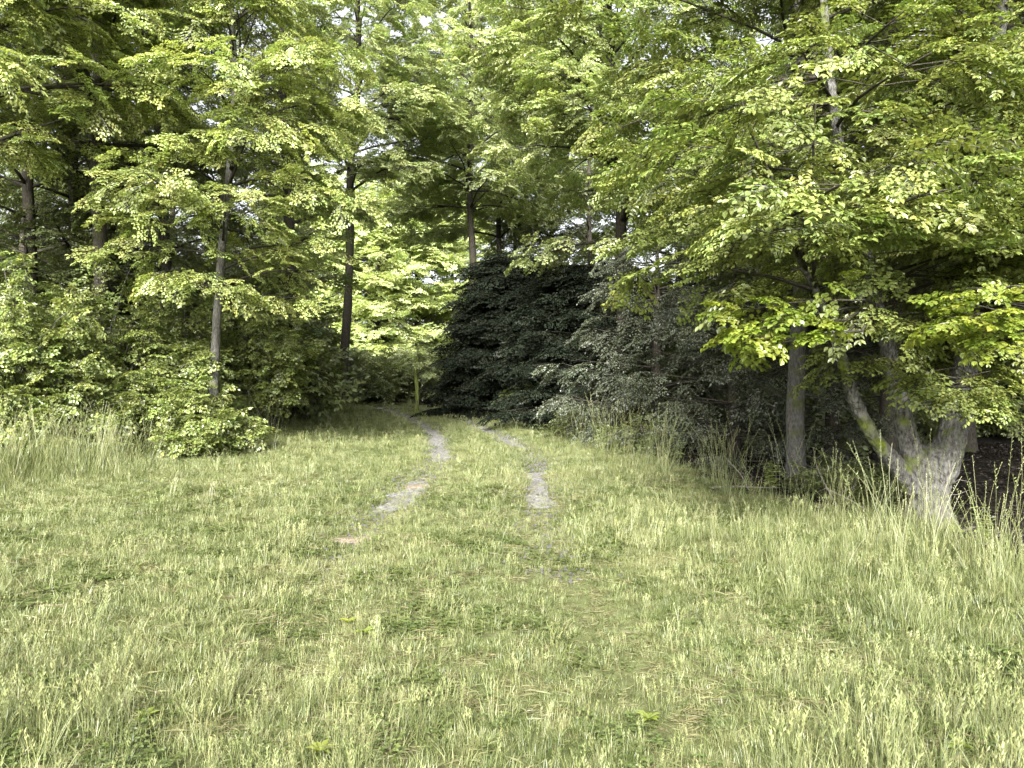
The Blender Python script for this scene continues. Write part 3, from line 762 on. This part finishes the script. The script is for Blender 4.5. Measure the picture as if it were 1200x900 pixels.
def band(x, y, pts, w):
    """closeness to a line of ground points (y ascending)"""
    py = [p[1] for p in pts]; px = [p[0] for p in pts]
    c = np.interp(y, py, px); ok = (y > py[0] - .5) & (y < py[-1] + .5)
    return np.exp(-((x - c) / w) ** 2) * ok
def make_grass():
    out = {'short': [], 'long': []}
    for (d0, d1, dens, k) in ((1.2, 5, 430, .9), (5, 9, 280, 1.0), (9, 15, 120, 1.25), (15, 26, 60, 1.6), (26, 42, 26, 2.1)):
        hw = math.radians(43)
        n = int(dens * hw * (d1 * d1 - d0 * d0))
        r = np.sqrt(R.uniform(d0 * d0, d1 * d1, n)); a = R.uniform(-hw, hw, n)
        x = r * np.sin(a); y = r * np.cos(a)
        inside = (x < rb(y) + .5 * (R.rand(n) ** 2) + .5 * (vnoise(x, y, .7, 9) - .5)) & (x > lb(y) - .8 * R.rand(n) ** 2)
        x = x[inside]; y = y[inside]; n = len(x)
        dpath = x - path_x(y)
        tr = np.maximum(np.exp(-((dpath + HALF) / (.20 + .14 * vnoise(y, x, .5, 51))) ** 2), np.exp(-((dpath - HALF) / (.18 + .13 * vnoise(y, x, .5, 52))) ** 2))
        gapn = vnoise(x, y, .5, 21)
        right_t = dpath > 0
        cover = np.where(right_t, .95, sst(9, 12, y) * (.8 + .2 * sst(.3, .5, vnoise(x, y, .9, 78)))) * sst(8, 11, y)
        cover = cover * (1 - .8 * np.where(right_t, (y > 13.4) & (y < 16.6), (y > 11.3) & (y < 13.6)))
        thin = tr * cover * (.85 + .4 * gapn)
        thin = np.maximum(thin, tr * .05)
        for ex, ey, ra, rb_ in EARTH: thin = np.maximum(thin, np.exp(-(((x - ex) / ra) ** 2 + ((y - ey) / rb_) ** 2) * .5) * .85)
        keep = R.rand(n) > thin
        x = x[keep]; y = y[keep]; tr = tr[keep]; n = len(x)
        big = vnoise(x, y, 1.3, 31); sm = vnoise(x, y, .35, 32)
        edge_r = np.exp(-np.maximum(0, rb(y) - x) / .8); edge_l = np.exp(-np.maximum(0, x - lb(y)) / .9)
        rough = sst(.25, .8, x - np.interp(y, [2.6, 3.5, 4.4, 6.7], [2.3, 2.0, 1.5, 1.1])) * sst(2.6, 3.4, y) * (1 - sst(6.2, 8, y))           # tufty grass on the right
        hero_d = np.hypot(x - 4.3, y - 7.3)
        longp = .75 * edge_l + .22 * edge_r + .50 * rough * sst(.3, .6, vnoise(x, y, .5, 34))
        pale = .36 + .5 * (big - .5) + .5 * (sm - .5)
        pale -= .35 * rough * (vnoise(x, y, .45, 35) > .45)
        pale += 1.2 * band(x, y, [(2.3, 2.6), (2.0, 3.5), (1.5, 4.4), (1.1, 6.7)], .17) - .5 * band(x, y, [(2.75, 2.6), (2.45, 3.5), (1.95, 4.4), (1.5, 6.7)], .15)
        pale += .5 * band(x, y, [(-.75, 2.5), (-1.0, 3.6), (-1.45, 7), (-1.3, 10), (-1.3, 14)], .38)
        pale += .3 * band(x, y, [(0.1, 5), (.3, 7), (.3, 12)], .3)
        pale += .30 * (1 - sst(3.3, 4.2, y))
        u = R.rand(n); idx = np.where(R.rand(n) < pale, R.randint(4, 7, n), R.randint(0, 4, n))
        idx = np.where((R.rand(n) < .05 + .12 * (big < .35) + .45 * rough * (vnoise(x, y, .45, 35) > .45)) & (idx < 4), R.randint(10, 12, n), idx)
        islong = (u < longp * .55)
        idx = np.where(islong, R.randint(7, 10, n), idx)
        head = (~islong) & (R.rand(n) < .05 + .34 * (1 - sst(3.2, 4.2, y)) * (sm > .5))
        idx = np.where(head, R.randint(12, 14, n), idx)
        islong = islong & (hero_d > 1.0)
        cl = (~islong) & (~head) & (R.rand(n) < .30 * (vnoise(x, y, .45, 41) > .62) + .03) & (y < 10)
        idx = np.where(cl, R.randint(14, 16, n), idx)
        th = (~islong) & (~head) & (~cl) & (R.rand(n) < .05 + .12 * tr + .12 * (vnoise(x, y, .6, 43) > .7)) & (y < 12)
        idx = np.where(th, R.randint(16, 18, n), idx)
        stalk = (R.rand(n) < .16 * np.exp(-((x - lb(y)) / .9) ** 2) + .05 * np.exp(-((x - rb(y) + .3) / .5) ** 2)) & (y < 20) & (hero_d > .8)
        idx = np.where(stalk, R.randint(18, 20, n), idx); islong = islong & ~stalk; head = head | stalk
        s = k * R.uniform(.7, 1.3, n) * (.75 + .5 * big)
        s = s * (1 - .3 * tr) * np.where(islong, .55 + .5 * np.maximum(edge_l * 2.0, np.maximum(edge_r * .05, rough * .12)), 1)
        szz = s * np.where(k > 1.2, 1.0 / (k ** .45), 1) * (1 + .35 * (1 - sst(3.0, 3.9, y)))
        z = height(x, y) - .004
        P = np.stack([x, y, z], 1); Rt = np.stack([R.normal(0, .12, n), R.normal(0, .12, n), R.uniform(0, 6.283, n)], 1)
        Sc = np.stack([s, s, szz], 1)
        for key, msk in (('short', ~(islong | head)), ('long', islong | head)):
            out[key].append((P[msk], Rt[msk], Sc[msk], idx[msk]))
    for key, nm, lab in (('short', 'grass', 'short mown meadow grass, pale and green, covering the clearing and the strip between the tracks'),
                         ('long', 'tall_grass', 'long uncut grass and pale seed heads along the borders and in the rough on the right')):
        P, Rt, Sc, Ix = (np.concatenate([q[i] for q in out[key]]) for i in range(4))
        o = scatter(nm, P, Rt, Sc, Ix, SRC['grass'][0]); tag(o, lab, 'grass', kind='stuff')
        print(nm, len(P))
make_grass()

# --- loose stones on the tracks, leaf litter in the wood
def stones():
    ms = []
    for s in range(4):
        random.seed(200 + s); A = Acc()
        v = []; n = 7
        for zz, rr_ in ((-.3, .8), (.25, .95), (.6, .5)):
            for j in range(n):
                a = j * 6.283 / n; q = rnd(.75, 1.15); v.append((math.cos(a) * rr_ * q, math.sin(a) * rr_ * q * .8, zz * rnd(.8, 1.1)))
        f = [(i * n + j, i * n + (j + 1) % n, (i + 1) * n + (j + 1) % n, (i + 1) * n + j) for i in range(2) for j in range(n)] + [tuple(2 * n + j for j in range(n))]
        ms.append(mesh('stone', v, f, M['gravel']))
    mk('stone', ms)
    n = 6000; y = R.uniform(5.5, 36, n); side = R.choice([-1, 1], n)
    x = path_x(y) + side * HALF + R.normal(0, .24, n)
    P = np.stack([x, y, height(x, y) + .012], 1); Rt = np.stack([R.normal(0, .2, n), R.normal(0, .2, n), R.uniform(0, 6.28, n)], 1)
    o = scatter('gravel', P, Rt, R.uniform(.006, .024, n) * (.8 + y / 30), R.randint(0, 4, n), SRC['stone'][0]); tag(o, 'loose pale stones lying in the two wheel tracks', 'gravel', kind='stuff')
stones()
def litter():
    ms = []
    for s in range(3):
        random.seed(300 + s); A = Acc()
        for k in range(12):
            a = rnd(0, 6.28); b_ = rnd(.5, 1.6)
            leaf(A, Vector((rnd(-.12, .12), rnd(-.12, .12), rnd(.005, .03))), Vector((math.cos(a), math.sin(a), rnd(-.1, .3))), Vector((rnd(-.4, .4), rnd(-.4, .4), 1)), .06, .04, rnd(-.2, .4), (b_, b_, b_))
        ms.append(A.mesh('dead_leaves', M['litter']))
    mk('litter', ms)
    n = 9000; r = np.sqrt(R.uniform(16, 24 ** 2, n)); a = R.uniform(-.75, .75, n); x = r * np.sin(a); y = r * np.cos(a)
    k = (x > rb(y) - .1) | (x < lb(y) + .1); x = x[k]; y = y[k]; n = len(x)
    o = scatter('leaf_litter', np.stack([x, y, height(x, y)], 1), np.stack([0 * x, 0 * x, R.uniform(0, 6.28, n)], 1), R.uniform(.7, 1.4, n), R.randint(0, 3, n), SRC['litter'][0])
    tag(o, 'brown dead leaves on the shaded wood floor', 'leaf litter', kind='stuff')
litter()

# --- leafy herbs standing on the border of the wood
def herb_mesh(seed, h):
    random.seed(seed); A = Acc()
    for st in range(5):
        a0 = rnd(0, 6.28); ln = rnd(.05, .35); H = h * rnd(.6, 1.1); pts = [Vector((math.cos(a0) * (.03 + ln * t * t * H), math.sin(a0) * (.03 + ln * t * t * H), H * t)) for t in (0, .35, .7, 1)]
        A.tube(pts, [.004, .0035, .003, .0015], 4, (.5, .5, .5), False)
        for k in range(9):
            t = .2 + .09 * k; p = interp_path(pts, min(t, 1)); b_ = rnd(.7, 1.3)
            for s_ in (0, math.pi):
                a = k * 1.57 + s_ + rnd(-.3, .3); l = .10 * (1.15 - t) + .02
                leaf(A, p, Vector((math.cos(a), math.sin(a), rnd(-.1, .5))), Vector((rnd(-.3, .3), rnd(-.3, .3), 1)), l, l * .5, rnd(0, .2), (b_, b_, b_))
    return A.mesh('herb', M['shrub'])
hm = [herb_mesh(400 + i, .55) for i in range(3)]
for i, (px, d, sc_, lab) in enumerate(((655, 22, 1.1, 'leafy green herb on the border nearest the black evergreens'), (700, 18, 1.0, 'leafy herb at the left foot of the loose dark small leaved tree'),
        (728, 16.2, 1.2, 'taller leafy herb on the border below the middle evergreens'), (760, 14.8, 1.1, 'leafy herb on the grass edge just right of the taller border herb'),
        (795, 13.2, .9, 'short leafy herb on the border left of the flat pale stick'), (905, 10.3, .9, 'leafy herb growing against the slim grey trunk'),
        (1010, 8.9, .8, 'leafy herb in front of the shade left of the forked pale tree'), (1150, 7.2, .8, 'leafy herb in front of the dark hollow right of the forked pale tree'),
        (320, 18.5, 1.2, 'leafy herb on the left border below the dark trunk'), (290, 16.5, 1.1, 'leafy herb on the left border right of the waist high bush'))):
    x = gx_(px, d); o = link(bpy.data.objects.new('herb', hm[i % 3])); o.location = (x, d, hz(x, d)); o.rotation_euler = (0, 0, i * 1.1); o.scale = (sc_,) * 3; tag(o, lab, 'plant')

# --- fallen and dead branches along the right border
def dead_branch(px, py, d, pix, r, label, seed):
    random.seed(seed); x = gx_(px, d); z = hz(x, d)
    root_loc = (x, d, z); A = Acc()
    pts = [(dx, dy, dz) for dx, dy, dz in pix]
    A.tube(smooth_path(pts, 3), list(np.linspace(r, r * .35, (len(pts) - 1) * 3 + 1)), 6)
    for k in range(4):
        t = rnd(.3, .9); p = interp_path([Vector(q) for q in pts], t); a = rnd(0, 6.28); l = rnd(.12, .35)
        A.tube([p, p + Vector((math.cos(a) * l * .5, math.sin(a) * l * .5, rnd(0, .12))), p + Vector((math.cos(a) * l, math.sin(a) * l, rnd(0, .25)))], [r * .4, r * .3, r * .15], 4)
    o = A.obj('dead_branch', M['deadwood'], None, True); o.location = root_loc; tag(o, label, 'branch')
dead_branch(855, 572, 10.0, [(-.25, 0, .04), (.1, .02, .06), (.4, -.03, .05), (.7, .05, .04)], .018, 'bare pale stick lying flat on the right edge of the grass', 71)
dead_branch(880, 575, 9.9, [(0, 0, 0), (-.12, .05, .25), (-.30, .05, .45)], .010, 'thin dead twig leaning left out of the grass edge near the flat stick', 72)
dead_branch(985, 590, 8.9, [(0, 0, 0), (-.15, .05, .28), (-.25, .1, .55), (-.28, .1, .75)], .010, 'thin dead stem standing up left of the forked pale tree', 73)
dead_branch(1035, 600, 8.2, [(0, 0, .02), (-.3, .1, .22), (-.55, .1, .34)], .012, 'dead twig arching left from beside the forked pale tree', 74)
dead_branch(1105, 620, 7.3, [(0, 0, 0), (.02, .05, .3), (.10, .05, .6), (.12, .1, .8)], .012, 'dark thin stem standing in front of the right side of the forked tree', 75)

# --- broad leaved weeds in the mown grass
def weed_mesh(seed):
    random.seed(seed); A = Acc()
    for k in range(11):
        a = k * 2.4 + rnd(-.2, .2); e = rnd(.1, .6); l = rnd(.06, .11); b_ = rnd(.8, 1.2)
        leaf(A, Vector((0, 0, .03)), Vector((math.cos(a), math.sin(a), e)), Vector((-math.cos(a) * e, -math.sin(a) * e, 1)), l, l * .45, .15, (b_, b_, b_))
    return A.mesh('weed', M['lime'])
wm = [weed_mesh(i) for i in range(2)]
for i, (px, py, lab) in enumerate(((408, 730, 'yellow green weed rosette in the left wheel line, upper of the close pair'), (427, 745, 'yellow green weed rosette in the left wheel line, lower of the close pair'),
        (169, 842, 'yellow green weed rosette in the grass at the lower left'), (760, 840, 'yellow green weed rosette in the grass right of the middle at the bottom'),
        (375, 885, 'yellow green weed rosette at the bottom edge left of the middle'), (1127, 885, 'yellow green weed rosette in the lower right corner'))):
    d = CZ * F / (py - HOR); x = gx_(px, d)
    o = link(bpy.data.objects.new('weed', wm[i % 2])); o.location = (x, d, hz(x, d) + .02); o.rotation_euler = (0, 0, i); o.scale = (.62,) * 3; tag(o, lab, 'weed')
